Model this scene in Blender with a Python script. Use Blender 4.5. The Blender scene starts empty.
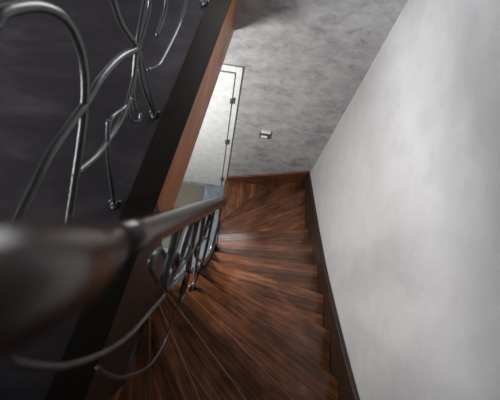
import bpy, bmesh, math, random
from mathutils import Vector, Matrix
random.seed(4)
S = bpy.context.scene
COL = S.collection

# ------------------------------------------------------------------ camera
cd = bpy.data.cameras.new('camera')
cam = bpy.data.objects.new('camera', cd)
COL.objects.link(cam)
cam.matrix_world = Matrix((
    (0.98811003, -0.12916097, -0.08340273, 0.0),
    (0.07959377, 0.89384293, -0.44125916, 0.0),
    (0.1315424, 0.42937426, 0.89349557, 4.2),
    (0, 0, 0, 1)))
cd.sensor_width = 36
cd.lens = 36 * 360 / 500
cd.clip_start = 0.03
cd.dof.use_dof = True
cd.dof.focus_distance = 2.9
cd.dof.aperture_fstop = 2.9
S.camera = cam

# ------------------------------------------------------------------ world, light, exposure
w = bpy.data.worlds.new('world')
S.world = w
w.use_nodes = True
bg = w.node_tree.nodes['Background']
bg.inputs[0].default_value = (0.93, 0.96, 1.0, 1)
bg.inputs[1].default_value = 0.075

# upstairs: soft daylight reaching across the landing from the left
ld = bpy.data.lights.new('landing_daylight', 'AREA')
ld.shape = 'RECTANGLE'
ld.size, ld.size_y = 1.4, 0.95
ld.energy = 31
ld.spread = math.radians(105)
ld.color = (0.96, 0.98, 1.0)
lo = bpy.data.objects.new('landing_daylight', ld)
COL.objects.link(lo)
lo.location = (-2.4, 0.5, 3.45)
lo.rotation_euler = (math.radians(77), 0, math.radians(-52))

# upstairs: daylight through the high window in the end wall
lw = bpy.data.lights.new('window_daylight', 'AREA')
lw.shape = 'RECTANGLE'
lw.size, lw.size_y = 0.82, 1.18
lw.energy = 27
lw.color = (0.97, 0.98, 1.0)
ow = bpy.data.objects.new('window_daylight', lw)
COL.objects.link(ow)
ow.location = (0.16, 2.40, 3.60)
ow.rotation_euler = (math.radians(-90), 0, 0)

# downstairs: lamp hanging under the landing, left of the stairs
l2 = bpy.data.lights.new('lower_room_lamp', 'POINT')
l2.energy = 148
l2.shadow_soft_size = 0.18
l2.color = (1.0, 0.985, 0.96)
o2 = bpy.data.objects.new('lower_room_lamp', l2)
COL.objects.link(o2)
o2.location = (-0.93, 1.1, 2.0)

S.view_settings.view_transform = 'Standard'
S.view_settings.look = 'None'
S.view_settings.gamma = 1
S.view_settings.exposure = 0.0

# ------------------------------------------------------------------ materials
def new_mat(name):
    m = bpy.data.materials.new(name)
    m.use_nodes = True
    nt = m.node_tree
    return m, nt, nt.nodes['Principled BSDF']

def nd(nt, t, **k):
    n = nt.nodes.new(t)
    for a, b in k.items():
        if a in n.inputs.keys():
            n.inputs[a].default_value = b
        else:
            setattr(n, a, b)
    return n

def ramp(nt, src, stops):
    r = nt.nodes.new('ShaderNodeValToRGB')
    e = r.color_ramp.elements
    while len(e) < len(stops):
        e.new(0.5)
    for q, (p, c) in zip(e, stops):
        q.position = p
        q.color = (*c, 1) if len(c) == 3 else c
    nt.links.new(src, r.inputs[0])
    return r

def mapping(nt, scale, coord='Object', rnd=False):
    tc = nt.nodes.new('ShaderNodeTexCoord')
    mp = nt.nodes.new('ShaderNodeMapping')
    mp.inputs['Scale'].default_value = scale
    nt.links.new(tc.outputs[coord], mp.inputs['Vector'])
    if rnd:
        oi = nt.nodes.new('ShaderNodeObjectInfo')
        ml = nt.nodes.new('ShaderNodeMath'); ml.operation = 'MULTIPLY'; ml.inputs[1].default_value = 37.0
        nt.links.new(oi.outputs['Random'], ml.inputs[0])
        cx = nt.nodes.new('ShaderNodeCombineXYZ')
        nt.links.new(ml.outputs[0], cx.inputs[2])
        nt.links.new(cx.outputs[0], mp.inputs['Location'])
    return mp.outputs['Vector']

def stucco(name, stops, scale=(3, 3, 3), rough=0.6, bump=0.08, stretch=None, detail=8, dist=0.6, spec=0.5):
    m, nt, b = new_mat(name)
    v = mapping(nt, scale)
    n1 = nd(nt, 'ShaderNodeTexNoise', Scale=1.0, Detail=detail, Roughness=0.62, Distortion=dist)
    nt.links.new(v, n1.inputs['Vector'])
    v2 = mapping(nt, stretch or scale)
    n2 = nd(nt, 'ShaderNodeTexNoise', Scale=2.6, Detail=6.0, Roughness=0.6, Distortion=0.7)
    nt.links.new(v2, n2.inputs['Vector'])
    mx = nd(nt, 'ShaderNodeMix'); mx.inputs[0].default_value = 0.5
    nt.links.new(n1.outputs[0], mx.inputs[2]); nt.links.new(n2.outputs[0], mx.inputs[3])
    r = ramp(nt, mx.outputs[0], stops)
    nt.links.new(r.outputs[0], b.inputs['Base Color'])
    b.inputs['Roughness'].default_value = rough
    b.inputs['Specular IOR Level'].default_value = spec
    bp = nd(nt, 'ShaderNodeBump', Strength=bump, Distance=0.02)
    nt.links.new(mx.outputs[0], bp.inputs['Height'])
    nt.links.new(bp.outputs[0], b.inputs['Normal'])
    return m

def wood(name, stops, rough=(0.3, 0.5), board=0.085, grain=(2.2, 42, 10), spec=0.5, boards=True, rnd=True, bump=0.05):
    m, nt, b = new_mat(name)
    v = mapping(nt, grain, rnd=rnd)
    n1 = nd(nt, 'ShaderNodeTexNoise', Scale=1.0, Detail=7.0, Roughness=0.65, Distortion=0.8)
    nt.links.new(v, n1.inputs['Vector'])
    v2 = mapping(nt, (3.2, 8, 3), rnd=rnd)
    n2 = nd(nt, 'ShaderNodeTexNoise', Scale=1.0, Detail=4.0, Roughness=0.6, Distortion=0.5)
    nt.links.new(v2, n2.inputs['Vector'])
    mx = nd(nt, 'ShaderNodeMix'); mx.inputs[0].default_value = 0.5
    nt.links.new(n1.outputs[0], mx.inputs[2]); nt.links.new(n2.outputs[0], mx.inputs[3])
    val = mx.outputs[0]
    if boards:
        tc = nt.nodes.new('ShaderNodeTexCoord')
        sx = nt.nodes.new('ShaderNodeSeparateXYZ')
        nt.links.new(tc.outputs['Object'], sx.inputs[0])
        dv = nd(nt, 'ShaderNodeMath', operation='DIVIDE'); dv.inputs[1].default_value = board
        nt.links.new(sx.outputs[1], dv.inputs[0])
        fl = nd(nt, 'ShaderNodeMath', operation='FLOOR'); nt.links.new(dv.outputs[0], fl.inputs[0])
        oi = nt.nodes.new('ShaderNodeObjectInfo')
        ad = nd(nt, 'ShaderNodeMath', operation='ADD')
        nt.links.new(fl.outputs[0], ad.inputs[0]); nt.links.new(oi.outputs['Random'], ad.inputs[1])
        wn = nd(nt, 'ShaderNodeTexWhiteNoise'); wn.noise_dimensions = '1D'
        nt.links.new(ad.outputs[0], wn.inputs['W'])
        m2 = nd(nt, 'ShaderNodeMath', operation='MULTIPLY_ADD')
        m2.inputs[1].default_value = 0.12; m2.inputs[2].default_value = -0.05
        nt.links.new(wn.outputs[0], m2.inputs[0])
        a2 = nd(nt, 'ShaderNodeMath', operation='ADD')
        nt.links.new(val, a2.inputs[0]); nt.links.new(m2.outputs[0], a2.inputs[1])
        fr = nd(nt, 'ShaderNodeMath', operation='FRACT'); nt.links.new(dv.outputs[0], fr.inputs[0])
        lt = nd(nt, 'ShaderNodeMath', operation='LESS_THAN'); lt.inputs[1].default_value = 0.035
        nt.links.new(fr.outputs[0], lt.inputs[0])
        jm = nd(nt, 'ShaderNodeMath', operation='MULTIPLY_ADD'); jm.inputs[1].default_value = -0.16
        nt.links.new(lt.outputs[0], jm.inputs[0]); nt.links.new(a2.outputs[0], jm.inputs[2])
        val = jm.outputs[0]
    r = ramp(nt, val, stops)
    nt.links.new(r.outputs[0], b.inputs['Base Color'])
    rr = nd(nt, 'ShaderNodeMapRange')
    rr.inputs[1].default_value = 0.3; rr.inputs[2].default_value = 0.7
    rr.inputs[3].default_value = rough[1]; rr.inputs[4].default_value = rough[0]
    nt.links.new(val, rr.inputs[0]); nt.links.new(rr.outputs[0], b.inputs['Roughness'])
    b.inputs['Specular IOR Level'].default_value = spec
    bp = nd(nt, 'ShaderNodeBump', Strength=bump, Distance=0.01)
    nt.links.new(n1.outputs[0], bp.inputs['Height']); nt.links.new(bp.outputs[0], b.inputs['Normal'])
    return m

def plain(name, col, rough=0.5, metal=0.0, spec=0.5):
    m, nt, b = new_mat(name)
    v = mapping(nt, (14, 14, 14))
    n1 = nd(nt, 'ShaderNodeTexNoise', Scale=1.0, Detail=3.0)
    nt.links.new(v, n1.inputs['Vector'])
    r = ramp(nt, n1.outputs[0], [(0.3, tuple(c * 0.9 for c in col)), (0.7, tuple(min(1, c * 1.08) for c in col))])
    nt.links.new(r.outputs[0], b.inputs['Base Color'])
    b.inputs['Roughness'].default_value = rough
    b.inputs['Metallic'].default_value = metal
    b.inputs['Specular IOR Level'].default_value = spec
    return m

M = {}
M['wall_light'] = stucco('pale grey stucco', [(0.3, (0.39, 0.386, 0.391)), (0.5, (0.45, 0.446, 0.451)), (0.7, (0.50, 0.496, 0.501))], (2.8, 2.8, 2.8), 0.55, 0.05)
M['wall_grey'] = stucco('mottled grey stucco', [(0.34, (0.19, 0.187, 0.19)), (0.44, (0.29, 0.286, 0.29)), (0.55, (0.37, 0.366, 0.37)), (0.68, (0.45, 0.446, 0.45))], (4.0, 4.0, 6.2), 0.5, 0.06, dist=0.4)
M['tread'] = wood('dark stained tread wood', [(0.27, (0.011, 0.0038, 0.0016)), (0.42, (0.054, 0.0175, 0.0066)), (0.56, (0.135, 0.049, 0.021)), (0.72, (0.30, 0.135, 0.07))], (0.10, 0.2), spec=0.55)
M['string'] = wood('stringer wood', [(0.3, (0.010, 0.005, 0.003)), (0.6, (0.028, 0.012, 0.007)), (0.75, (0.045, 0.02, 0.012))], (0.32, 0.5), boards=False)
M['skirt'] = wood('reddish skirting wood', [(0.3, (0.06, 0.02, 0.011)), (0.6, (0.13, 0.045, 0.024)), (0.75, (0.18, 0.07, 0.04))], (0.35, 0.5), boards=False)
M['fascia'] = wood('warm fascia wood', [(0.3, (0.19, 0.062, 0.025)), (0.55, (0.36, 0.13, 0.055)), (0.75, (0.50, 0.205, 0.095))], (0.35, 0.5), grain=(1.2, 22, 22), boards=False)
M['curb'] = wood('blackish edge board', [(0.3, (0.004, 0.003, 0.0025)), (0.7, (0.011, 0.007, 0.005))], (0.45, 0.6), boards=False, spec=0.08)
M['landing'] = stucco('plum slate', [(0.35, (0.016, 0.0132, 0.0165)), (0.52, (0.024, 0.020, 0.0245)), (0.70, (0.05, 0.044, 0.051))], (2.0, 2.0, 2.0), 0.5, 0.06, stretch=(1.0, 2.6, 2), spec=0.12)
M['landing_side'] = plain('slab plaster', (0.3, 0.3, 0.3), 0.8)
M['iron'] = plain('wrought iron', (0.12, 0.118, 0.122), 0.27, 0.6, 0.5)
M['rail'] = wood('handrail lacquer', [(0.3, (0.022, 0.011, 0.0105)), (0.7, (0.058, 0.029, 0.025))], (0.16, 0.24), grain=(3, 3, 3), boards=False, spec=0.38, bump=0.0)
M['door'] = plain('white door paint', (0.62, 0.63, 0.62), 0.45)
M['steel'] = plain('dark hinge steel', (0.12, 0.12, 0.12), 0.4, 0.6)
M['plate'] = plain('switch plate', (0.07, 0.07, 0.065), 0.4)
M['rocker'] = plain('switch rocker', (0.78, 0.78, 0.76), 0.35)
M['tile'] = stucco('blue grey tile', [(0.35, (0.12, 0.15, 0.18)), (0.65, (0.24, 0.28, 0.33))], (4, 4, 4), 0.2, 0.02)
def mat_weave():
    m, nt, b = new_mat('olive woven mat')
    v = mapping(nt, (60, 60, 60))
    ck = nd(nt, 'ShaderNodeTexChecker', Scale=1.0)
    ck.inputs[1].default_value = (0.10, 0.092, 0.075, 1); ck.inputs[2].default_value = (0.16, 0.148, 0.125, 1)
    nt.links.new(v, ck.inputs['Vector']); nt.links.new(ck.outputs[0], b.inputs['Base Color'])
    b.inputs['Roughness'].default_value = 0.9
    return m
M['mat'] = mat_weave()

def mat_glass():
    m, nt, b = new_mat('window glass')
    tr = nt.nodes.new('ShaderNodeBsdfTransparent'); gl = nt.nodes.new('ShaderNodeBsdfGlossy')
    gl.inputs['Roughness'].default_value = 0.02
    mx = nt.nodes.new('ShaderNodeMixShader'); mx.inputs[0].default_value = 0.06
    nt.links.new(tr.outputs[0], mx.inputs[1]); nt.links.new(gl.outputs[0], mx.inputs[2])
    nt.links.new(mx.outputs[0], nt.nodes['Material Output'].inputs[0])
    return m
M['glass'] = mat_glass()

# ------------------------------------------------------------------ mesh helpers
def link(name, bm, mat, parent=None, smooth=False, mw=None, bevel=0):
    bmesh.ops.recalc_face_normals(bm, faces=bm.faces)
    me = bpy.data.meshes.new(name)
    bm.to_mesh(me); bm.free()
    me.materials.append(mat)
    if smooth:
        for p in me.polygons: p.use_smooth = True
    o = bpy.data.objects.new(name, me)
    COL.objects.link(o)
    if mw is not None: o.matrix_world = mw
    if parent:
        o.parent = parent
        o.matrix_parent_inverse = parent_inv(parent)
    if bevel:
        b = o.modifiers.new('bevel', 'BEVEL'); b.width = bevel; b.segments = 2; b.limit_method = 'ANGLE'
    return o

def parent_inv(p):
    return Matrix.Translation(p.location).inverted()

def structure(o, label=None):
    o['kind'] = 'structure'
    if label: o['label'] = label
    return o

def thing(name, label, cat, loc=(0, 0, 0), group=None):
    o = bpy.data.objects.new(name, None)
    COL.objects.link(o); o.location = loc
    o['label'] = label; o['category'] = cat
    if group: o['group'] = group
    return o

def add_box(bm, a, b):
    x0, y0, z0 = a; x1, y1, z1 = b
    vs = [bm.verts.new(p) for p in ((x0,y0,z0),(x1,y0,z0),(x1,y1,z0),(x0,y1,z0),(x0,y0,z1),(x1,y0,z1),(x1,y1,z1),(x0,y1,z1))]
    for f in ((0,3,2,1),(4,5,6,7),(0,1,5,4),(1,2,6,5),(2,3,7,6),(3,0,4,7)):
        bm.faces.new([vs[i] for i in f])

def box(name, a, b, mat, parent=None, bevel=0):
    bm = bmesh.new(); add_box(bm, a, b)
    return link(name, bm, mat, parent, bevel=bevel)

def add_prism(bm, pts, off):
    """pts: planar loop of 3D points; off: extrusion vector."""
    off = Vector(off)
    a = [bm.verts.new(p) for p in pts]
    b = [bm.verts.new(Vector(p) + off) for p in pts]
    bm.faces.new(a); bm.faces.new(b[::-1])
    n = len(pts)
    for i in range(n):
        bm.faces.new((a[i], b[i], b[(i+1) % n], a[(i+1) % n]))

def prism(name, pts, off, mat, parent=None, bevel=0, mw=None):
    bm = bmesh.new(); add_prism(bm, pts, off)
    return link(name, bm, mat, parent, bevel=bevel, mw=mw)

def spline(pts, n=8):
    P = [Vector(p) for p in pts]
    if len(P) < 3: return P
    P = [P[0]*2 - P[1]] + P + [P[-1]*2 - P[-2]]
    out = []
    for i in range(1, len(P) - 2):
        for k in range(n):
            t = k / n
            a, b, c, d = P[i-1], P[i], P[i+1], P[i+2]
            out.append(0.5*((2*b) + (c-a)*t + (2*a-5*b+4*c-d)*t*t + (3*b-a-3*c+d)*t**3))
    out.append(P[-2])
    return out

def add_tube(bm, path, r, seg=12, taper=None):
    """swept round bar; r a number, taper = list of factors along the path"""
    P = [Vector(p) for p in path]
    n = len(P)
    t0 = (P[1]-P[0]).normalized()
    nrm = t0.orthogonal().normalized()
    rings = []
    for i in range(n):
        t = (P[min(i+1, n-1)] - P[max(i-1, 0)]).normalized()
        nrm = (nrm - t*nrm.dot(t)).normalized()
        bn = t.cross(nrm)
        rr = r
        if taper:
            u = i/(n-1)*(len(taper)-1); j = min(int(u), len(taper)-2)
            rr = r*(taper[j]+(taper[j+1]-taper[j])*(u-j))
        rings.append([bm.verts.new(P[i] + (nrm*math.cos(2*math.pi*k/seg) + bn*math.sin(2*math.pi*k/seg))*rr) for k in range(seg)])
    for a, b in zip(rings, rings[1:]):
        for k in range(seg):
            bm.faces.new((a[k], a[(k+1) % seg], b[(k+1) % seg], b[k]))
    bm.faces.new(rings[0][::-1]); bm.faces.new(rings[-1])

def tube(name, pts, r, mat, parent=None, smooth_path=True, seg=12, taper=None):
    bm = bmesh.new()
    add_tube(bm, spline(pts) if smooth_path else pts, r, seg, taper)
    return link(name, bm, mat, parent, smooth=True)

def add_lathe(bm, base, prof, seg=16):
    rings = []
    for r, z in prof:
        rings.append([bm.verts.new((base[0]+r*math.cos(2*math.pi*k/seg), base[1]+r*math.sin(2*math.pi*k/seg), base[2]+z)) for k in range(seg)])
    for a, b in zip(rings, rings[1:]):
        for k in range(seg):
            bm.faces.new((a[k], a[(k+1) % seg], b[(k+1) % seg], b[k]))
    bm.faces.new(rings[0][::-1]); bm.faces.new(rings[-1])

# ------------------------------------------------------------------ room shell
XW, YB = 1.03, 2.25
KNEE = 3.07
structure(box('floor', (-2.6, -2.2, -0.12), (XW+0.2, YB+0.2, 0.0), M['tile']), 'blue grey tiled floor at the foot of the stairs')

# right wall: upright up to the knee, rounded, then the roof slope leaning in
def right_wall():
    lean = math.radians(20)
    prof = [(XW, -0.12), (XW, KNEE-0.07)]
    R_ = 0.07/math.tan(lean/2)
    for i in range(1, 7):
        a = lean*i/6
        prof.append((XW - R_*(1-math.cos(a)), KNEE-0.07 + R_*math.sin(a)))
    x, z = prof[-1]
    L = 1.9
    prof.append((x - L*math.sin(lean), z + L*math.cos(lean)))
    back = [(px+0.16, pz+0.02) for px, pz in prof[::-1]]
    loop = [(px, -2.2, pz) for px, pz in prof + back]
    bm = bmesh.new(); add_prism(bm, loop, (0, 2.2+YB+0.2, 0))
    o = link('wall_right', bm, M['wall_light'], smooth=True)
    md = o.modifiers.new('split', 'EDGE_SPLIT'); md.split_angle = math.radians(30)
    return o
structure(right_wall(), 'pale grey stucco wall running along the outer side of the stairs')

# back wall with the high window opening
WX0, WX1, WZ0, WZ1 = -0.30, 0.62, 2.95, 4.25
bm = bmesh.new()
add_box(bm, (-2.6, YB, -0.12), (XW+0.16, YB+0.2, WZ0))
add_box(bm, (-2.6, YB, WZ0), (WX0, YB+0.2, WZ1))
add_box(bm, (WX1, YB, WZ0), (XW+0.1, YB+0.2, WZ1))
add_box(bm, (-2.6, YB, WZ1), (XW, YB+0.2, 5.0))
structure(link('wall_back', bm, M['wall_grey']), 'mottled grey stucco end wall behind the foot of the stairs')

win = structure(thing('window_1', 'high window in the end wall over the stairwell', 'window', (0.17, YB+0.1, WZ0)))
del win['category']
bm = bmesh.new()
add_box(bm, (WX0, YB+0.05, WZ0), (WX0+0.05, YB+0.11, WZ1)); add_box(bm, (WX1-0.05, YB+0.05, WZ0), (WX1, YB+0.11, WZ1))
add_box(bm, (WX0+0.05, YB+0.05, WZ0), (WX1-0.05, YB+0.11, WZ0+0.05)); add_box(bm, (WX0+0.05, YB+0.05, WZ1-0.05), (WX1-0.05, YB+0.11, WZ1))
link('window_frame', bm, M['door'], win)
box('pane', (WX0+0.05, YB+0.078, WZ0+0.05), (WX1-0.05, YB+0.084, WZ1-0.05), M['glass'], win)

# landing: slab, edge board and fascia (edge line x = x0 + 0.13 y)
LZ = 2.775
def ex(x0, y): return x0 + 0.13*y
ys, ye = -0.24, YB
pts = [(ex(-0.375, ys), ys, LZ-0.37), (ex(-0.375, ye), ye, LZ-0.37), (-2.6, ye, LZ-0.37), (-2.6, -0.95, LZ-0.37), (-1.3, -0.60, LZ-0.37)]
structure(prism('floor_landing', pts, (0, 0, 0.37), M['landing']), 'dark plum slate floor of the upper landing')
def strip(xa, xb, za, zb, ys=ys, ye=ye):
    return [(ex(xa, ys), ys, za), (ex(xb, ys), ys, za), (ex(xb, ye), ye, za), (ex(xa, ye), ye, za)], (0, 0, zb-za)
def aligned(name, loop, off, mat, bevel):
    # board along the landing edge, local x running along it so the grain does too
    mw = Matrix.Translation((ex(-0.36, 0), 0, LZ)) @ Matrix.Rotation(math.atan2(1, 0.13), 4, 'Z')
    inv = mw.inverted()
    loc = [inv @ Vector(p) for p in loop]
    return prism(name, loc, off, mat, mw=mw, bevel=bevel)
l, o_ = strip(-0.374, -0.346, LZ-0.405, LZ-0.002, ys=0.64)
structure(aligned('trim_1', l, o_, M['fascia'], 0.004), 'warm brown wooden fascia board along the landing edge')
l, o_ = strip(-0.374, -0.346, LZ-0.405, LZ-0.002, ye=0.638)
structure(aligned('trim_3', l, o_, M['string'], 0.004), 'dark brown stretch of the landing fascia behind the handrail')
l, o_ = strip(-0.465, -0.343, LZ-0.001, LZ+0.016)
structure(aligned('trim_2', l, o_, M['curb'], 0.003), 'nearly black wooden edge board on the rim of the landing')

# door on the end wall, under the landing
door = structure(thing('door_1', 'white flat door on the end wall, under the landing', 'door', (-0.42, YB, 0)))
del door['category']
bm = bmesh.new()
add_box(bm, (0.0, YB-0.018, 0.0), (0.05, YB, 2.05)); add_box(bm, (-0.89, YB-0.018, 0.0), (-0.84, YB, 2.05)); add_box(bm, (-0.84, YB-0.018, 1.99), (0.0, YB, 2.05))
link('door_frame', bm, M['door'], door, bevel=0.004)
box('door_leaf', (-0.836, YB-0.03, 0.012), (-0.007, YB-0.002, 1.983), M['door'], door, bevel=0.003)
for z in (0.16, 0.98, 1.62):
    bm = bmesh.new()
    add_lathe(bm, (-0.003, YB-0.04, z), [(0.006, 0), (0.010, 0.004), (0.010, 0.076), (0.006, 0.08)], 12)
    add_box(bm, (-0.022, YB-0.036, z+0.008), (-0.006, YB-0.031, z+0.072))
    link('hinge', bm, M['steel'], door, smooth=False)

# ------------------------------------------------------------------ staircase
RISE = 2.775 / 17
XO = XW - 0.03
INNER = {1: (0.035, 1.57), 2: (0.04, 1.60), 3: (0.035, 1.509), 4: (0.029, 1.312), 5: (0.022, 1.187), 6: (0.005, 1.012), 7: (-0.02, 0.888),
         8: (-0.05, 0.785), 9: (-0.12, 0.695), 10: (-0.24, 0.597), 11: (-0.272, 0.47), 12: (-0.288, 0.376), 13: (-0.296, 0.30), 14: (-0.33, -0.08),
         15: (-0.355, -0.15), 16: (-0.38, -0.21), 17: (-0.385, -0.245)}
OUTER = {1: (0.035, YB-0.005), 2: (0.665, YB-0.005), 3: (XO, 2.072), 4: (XO, 1.51), 5: (XO, 1.257), 6: (XO, 1.0), 7: (XO, 0.695),
         8: (XO, 0.379), 9: (XO, 0.031), 10: (XO, -0.399), 11: (XO, -0.806), 12: (0.64, -1.05), 13: (-0.025, -1.05), 14: (-0.5, -1.0),
         15: (-0.95, -0.82), 16: (-1.2, -0.65), 17: (-1.3, -0.60)}
EXTRA = {2: [(XO, YB-0.005)], 11: [(XO, -1.05)]}   # corner points on the outer side between nosing k and k+1
stairs = thing('staircase', 'winding dark brown wooden staircase turning down between the stucco walls', 'staircase', (0.45, 1.0, 0.0))

def tread(k):
    zt = k*RISE
    a, b = Vector(INNER[k]), Vector(OUTER[k])
    c, d = Vector(INNER[k+1]), Vector(OUTER[k+1])
    u = (b-a).normalized()
    back = Vector((-u.y, u.x))
    if (c+d-a-b).dot(back) < 0: back = -back
    # run 25 mm under the next step's riser
    u2 = (d-c).normalized(); p2 = Vector((-u2.y, u2.x))
    if p2.dot(back) < 0: p2 = -p2
    if p2.dot((c+d)-(a+b)) < 0: p2 = -p2
    loop = [a, b] + [Vector(p) for p in EXTRA.get(k, [])] + [d + p2*0.028, c + p2*0.028]
    mw = Matrix.Translation((a.x, a.y, zt)) @ Matrix.Rotation(math.atan2(u.y, u.x), 4, 'Z')
    inv = mw.inverted()
    loc = [inv @ Vector((p.x, p.y, zt)) for p in loop]
    prism('tread', loc, (0, 0, -0.036), M['tread'], stairs, bevel=0.008, mw=mw)
    # riser set back under the nosing
    r0, r1 = a + back*0.03, b + back*0.03
    q0, q1 = r0 + back*0.016, r1 + back*0.016
    rl = [inv @ Vector((p.x, p.y, zt-0.0365)) for p in (r0, r1, q1, q0)]
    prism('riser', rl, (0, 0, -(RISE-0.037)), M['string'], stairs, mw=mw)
for k in range(1, 17):
    tread(k)

# wall stringer along the right wall: curved top edge
top = [(2.245, 0.574), (2.0, 0.68), (1.51, 0.884), (1.2, 1.025), (0.891, 1.171), (0.374, 1.467), (-0.071, 1.75), (-0.5, 2.08), (-1.05, 2.55)]
sp = spline([(0, y, z) for y, z in top], 6)
loop = [(XW-0.035, p.y, p.z) for p in sp] + [(XW-0.035, p.y, max(0.0, p.z-0.48)) for p in reversed(sp)]
bm = bmesh.new(); add_prism(bm, loop, (0.034, 0, 0))
link('stringer', bm, M['string'], stairs, bevel=0.004)

# raking skirting on the end wall
loop = [(0.056, YB-0.024, 0.0), (0.056, YB-0.024, 0.235), (0.55, YB-0.024, 0.43), (XW-0.037, YB-0.024, 0.632), (XW-0.037, YB-0.024, 0.0)]
bm = bmesh.new(); add_prism(bm, loop, (0, 0.023, 0))
link('skirting', bm, M['skirt'], stairs, bevel=0.003)

# inner stringer: thin board following the inner ends of the treads
bm = bmesh.new()
ks = range(1, 10)
ring = []
for k in ks:
    a = Vector(INNER[k]); b = Vector(OUTER[k]); u = (b-a).normalized()
    p = a - u*0.002; q = a - u*0.026
    zt = k*RISE
    ring.append([bm.verts.new((p.x, p.y, zt+0.01)), bm.verts.new((q.x, q.y, zt+0.01)), bm.verts.new((q.x, q.y, max(0, zt-0.30))), bm.verts.new((p.x, p.y, max(0, zt-0.30)))])
for r, s in zip(ring, ring[1:]):
    for i in range(4):
        bm.faces.new((r[i], r[(i+1) % 4], s[(i+1) % 4], s[i]))
bm.faces.new(ring[0]); bm.faces.new(ring[-1][::-1])
link('inner_stringer', bm, M['string'], stairs)

# dark side panel closing the flight under the landing edge
loop = [(ex(-0.372, -0.24), -0.24, LZ-0.41), (ex(-0.372, 0.60), 0.60, LZ-0.41), (ex(-0.372, 0.60), 0.60, 9*RISE-0.04), (ex(-0.372, 0.42), 0.42, 10*RISE-0.06), (ex(-0.372, -0.24), -0.24, 12*RISE-0.06)]
prism('side_panel', loop, (0.022, -0.003, 0), M['string'], stairs)

# ------------------------------------------------------------------ stair railing
rail = thing('stair_railing', 'round brown handrail with dark iron scrolls descending along the stairs', 'railing', (-0.1, 0.5, 1.48))
RP = [(-0.30, -0.12, 4.20), (-0.16, -0.03, 4.13), (-0.086, 0.027, 4.037), (-0.128, 0.126, 3.769)]
RP2 = [(-0.128, 0.126, 3.769), (-0.06, 0.436, 3.20), (0.012, 0.757, 2.616)]
bm = bmesh.new(); add_tube(bm, spline(RP, 8), 0.0285, 28)
link('handrail', bm, M['rail'], rail, smooth=True)
bm = bmesh.new(); add_tube(bm, spline(RP2, 6), 0.0255, 28)
link('handrail', bm, M['rail'], rail, smooth=True)
# end cap of the rail
bm = bmesh.new()
bmesh.ops.create_uvsphere(bm, u_segments=20, v_segments=12, radius=0.0262, matrix=Matrix.Translation((0.012, 0.757, 2.612)))
link('rail_end', bm, M['rail'], rail, smooth=True)

def scroll(pts, r=0.008, parent=None, taper=None, name='scroll'):
    return tube(name, pts, r, M['iron'], parent, taper=taper, seg=10)

# big sweeping scrolls near the top of the flight
scroll([(-0.151, 0.244, 2.845), (-0.168, 0.158, 3.012), (-0.185, 0.075, 3.171), (-0.195, 0.024, 3.353), (-0.201, -0.005, 3.539), (-0.202, -0.009, 3.655), (-0.201, -0.004, 3.746), (-0.19, 0.012, 3.80)], 0.006, rail)
scroll([(-0.107, 0.465, 2.632), (-0.118, 0.412, 2.40), (-0.149, 0.255, 2.30), (-0.177, 0.113, 2.30), (-0.197, 0.014, 2.515), (-0.205, -0.027, 2.996), (-0.204, -0.018, 3.268), (-0.201, -0.007, 3.354)], 0.006, rail)
scroll([(-0.153, 0.235, 3.10), (-0.153, 0.235, 3.281), (-0.142, 0.29, 3.239), (-0.139, 0.307, 3.027), (-0.149, 0.253, 2.889)], 0.008, rail)
# scrolls over the turn
scroll([(-0.085,0.443,3.203),(-0.097,0.386,3.196),(-0.109,0.329,3.176),(-0.117,0.291,3.127),(-0.114,0.307,2.947),(-0.101,0.366,2.871),(-0.088,0.428,2.889)], 0.008, rail)
scroll([(-0.068,0.522,3.062),(-0.083,0.454,3.056),(-0.095,0.398,3.030),(-0.106,0.341,3.004),(-0.121,0.271,3.004),(-0.131,0.223,3.012)], 0.012, rail, taper=[0.6, 1.1, 1.0, 0.7])
scroll([(-0.044,0.637,2.760),(-0.023,0.739,2.447),(-0.032,0.694,2.428),(-0.057,0.575,2.733),(-0.061,0.558,2.861),(-0.046,0.627,2.728)], 0.006, rail)
scroll([(-0.099,0.376,3.31),(-0.112,0.31,3.22),(-0.13,0.23,3.12),(-0.125,0.26,2.90),(-0.105,0.36,2.72),(-0.115,0.40,2.45),(-0.13,0.36,2.35)], 0.011, rail)
scroll([(-0.045,0.635,2.402),(-0.070,0.515,2.665),(-0.087,0.434,2.782),(-0.095,0.397,2.718),(-0.087,0.433,2.443)], 0.007, rail)
scroll([(0.012,0.905,2.251),(0.013,0.909,2.005),(-0.003,0.835,1.814),(-0.024,0.733,1.807),(-0.051,0.604,2.075),(-0.073,0.502,2.473),(-0.075,0.490,2.639),(-0.055,0.584,2.542),(-0.041,0.651,2.588),(-0.031,0.702,2.642)], 0.009, rail)
scroll([(-0.108,0.334,3.092),(-0.111,0.318,3.033),(-0.116,0.295,2.991)], 0.011, rail, taper=[0.3, 1.2, 1.0, 0.25], name='leaf')
scroll([(-0.02, 0.66, 2.74), (-0.03, 0.66, 2.45), (-0.045, 0.61, 2.2), (-0.07, 0.55, 2.0), (-0.095, 0.48, 1.95), (-0.10, 0.42, 2.08), (-0.09, 0.42, 2.22)], 0.009, rail)
scroll([(-0.06, 0.45, 3.12), (-0.085, 0.46, 2.8), (-0.10, 0.44, 2.5), (-0.115, 0.40, 2.3), (-0.125, 0.33, 2.28), (-0.12, 0.30, 2.42)], 0.009, rail)
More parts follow.
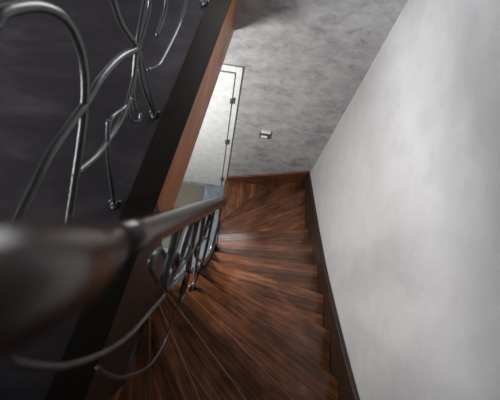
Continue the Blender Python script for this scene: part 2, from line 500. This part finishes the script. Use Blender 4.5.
# baluster posts with forged feet standing on the treads
def post(x, y, z, top, r=0.008):
    tube('baluster', [(x, y, z+0.01), ((2*x+top[0])/3, (2*y+top[1])/3, z+(top[2]-z)*0.4), top], r, M['iron'], rail, seg=10)
    bm = bmesh.new()
    add_lathe(bm, (x, y, z), [(0.024, 0), (0.025, 0.006), (0.015, 0.014), (0.010, 0.04)], 14)
    for s in (-1, 1):
        bmesh.ops.create_uvsphere(bm, u_segments=10, v_segments=8, radius=0.012, matrix=Matrix.Translation((x+s*0.026, y-0.008, z+0.012)))
    link('baluster_foot', bm, M['iron'], rail, smooth=True)
post(-0.108, 0.575, 9*RISE, (-0.045, 0.50, 3.06), 0.009)
post(0.03, 1.10, 5*RISE, (0.0, 0.80, 2.56))

# ------------------------------------------------------------------ landing railing
lrail = thing('landing_railing', 'dark wrought iron scroll railing standing on the plum landing floor', 'railing', (-0.36, 1.09, LZ))
SC = [
 ([(-0.442,0.44,3.99),(-0.44,0.45,3.84),(-0.434,0.509,3.716),(-0.429,0.543,3.71),(-0.424,0.582,3.694),(-0.416,0.647,3.653),(-0.409,0.702,3.591),(-0.406,0.723,3.523),(-0.407,0.719,3.447),(-0.411,0.682,3.373),(-0.421,0.605,3.288),(-0.436,0.488,3.192),(-0.448,0.402,3.121),(-0.455,0.35,3.09)], 0.0095),
 ([(-0.372,0.99,3.98),(-0.376,0.96,3.74),(-0.379,0.932,3.519),(-0.378,0.941,3.469),(-0.375,0.961,3.37),(-0.365,1.04,3.214)], 0.008),
 ([(-0.364,1.048,3.207),(-0.383,0.903,3.29),(-0.401,0.762,3.331),(-0.41,0.689,3.335),(-0.422,0.6,3.349),(-0.44,0.464,3.367),(-0.454,0.352,3.358),(-0.461,0.3,3.354),(-0.475,0.19,3.34),(-0.49,0.08,3.30),(-0.50,0.0,3.22)], 0.0095),
 ([(-0.268,1.79,3.98),(-0.27,1.77,3.25),(-0.28,1.696,3.023),(-0.287,1.642,2.995),(-0.303,1.518,2.95),(-0.332,1.288,2.962),(-0.345,1.196,2.983),(-0.358,1.092,3.058)], 0.0065),
 ([(-0.345,1.20,3.98),(-0.345,1.20,3.6),(-0.347,1.174,3.342),(-0.35,1.156,3.323),(-0.365,1.036,3.23),(-0.378,0.939,3.102),(-0.38,0.919,3.009)], 0.007),
 ([(-0.365,1.04,3.214),(-0.367,1.025,3.04),(-0.360,1.08,2.79)], 0.007),
 ([(-0.321,1.374,3.198),(-0.328,1.321,3.145),(-0.341,1.224,3.118)], 0.0065),
 ([(-0.382,0.904,3.096),(-0.396,0.797,3.085),(-0.412,0.673,3.113),(-0.422,0.604,3.138),(-0.433,0.514,3.197),(-0.436,0.489,3.203)], 0.0075),
 ([(-0.404,0.735,3.174),(-0.412,0.66,3.05),(-0.428,0.60,2.80)], 0.006),
 ([(-0.370,1.000,3.145),(-0.381,0.916,3.099),(-0.387,0.866,3.060),(-0.386,0.878,2.991),(-0.379,0.931,2.925),(-0.375,0.961,2.940)], 0.0055),
 ([(-0.364,1.048,3.207),(-0.374,0.970,3.149),(-0.385,0.887,3.104),(-0.396,0.797,3.085)], 0.0055),
 ([(-0.364,1.048,3.207),(-0.361,1.066,3.055),(-0.361,1.072,2.931),(-0.358,1.090,2.779)], 0.0055),
 ([(-0.380,0.925,3.073),(-0.390,0.847,3.105),(-0.401,0.759,3.155),(-0.409,0.702,3.132)], 0.0055),
 ([(-0.343,1.208,3.320),(-0.347,1.179,3.269),(-0.355,1.112,3.234),(-0.364,1.048,3.207)], 0.0055),
]
for pts, r in SC:
    scroll(pts, r*1.25, lrail)
LR = [(-0.212, 2.22, 4.0), (-0.29, 1.62, 4.0), (-0.36, 1.08, 4.0), (-0.46, 0.30, 4.02), (-0.475, 0.02, 4.08), (-0.40, -0.11, 4.17), (-0.305, -0.12, 4.20)]
bm = bmesh.new(); add_tube(bm, spline(LR, 8), 0.0265, 20)
link('handrail', bm, M['rail'], lrail, smooth=True)
def foot(x, y):
    bm = bmesh.new()
    add_lathe(bm, (x, y, LZ), [(0.020, 0), (0.021, 0.006), (0.012, 0.014), (0.008, 0.03)], 14)
    for k in range(3):
        a = k*2.1+0.5
        bmesh.ops.create_uvsphere(bm, u_segments=10, v_segments=8, radius=0.009, matrix=Matrix.Translation((x+0.02*math.cos(a), y+0.02*math.sin(a), LZ+0.012)))
    link('baluster_foot', bm, M['iron'], lrail, smooth=True)
foot(-0.360, 1.085); foot(-0.428, 0.60); foot(-0.235, 1.93)
tube('baluster', [(-0.235, 1.93, LZ+0.01), (-0.24, 1.93, 3.2), (-0.25, 1.93, 3.99)], 0.007, M['iron'], lrail, seg=10)

# ------------------------------------------------------------------ loose things
sw = thing('wall_switch', 'small dark double switch with pale rockers on the grey end wall', 'switch', (0.374, YB, 1.15))
box('switch_plate', (0.318, YB-0.016, 1.150), (0.430, YB, 1.240), M['plate'], sw, bevel=0.003)
box('rocker', (0.334, YB-0.024, 1.172), (0.400, YB-0.0165, 1.200), M['rocker'], sw, bevel=0.002)
box('switch_cover', (0.328, YB-0.020, 1.2405), (0.424, YB, 1.262), M['rocker'], sw, bevel=0.002)

mt = box('doormat', (-1.0, 1.30, 0.0), (-0.215, YB-0.06, 0.012), M['mat'], bevel=0.004)
mt['label'] = 'olive woven doormat in front of the white door'; mt['category'] = 'doormat'
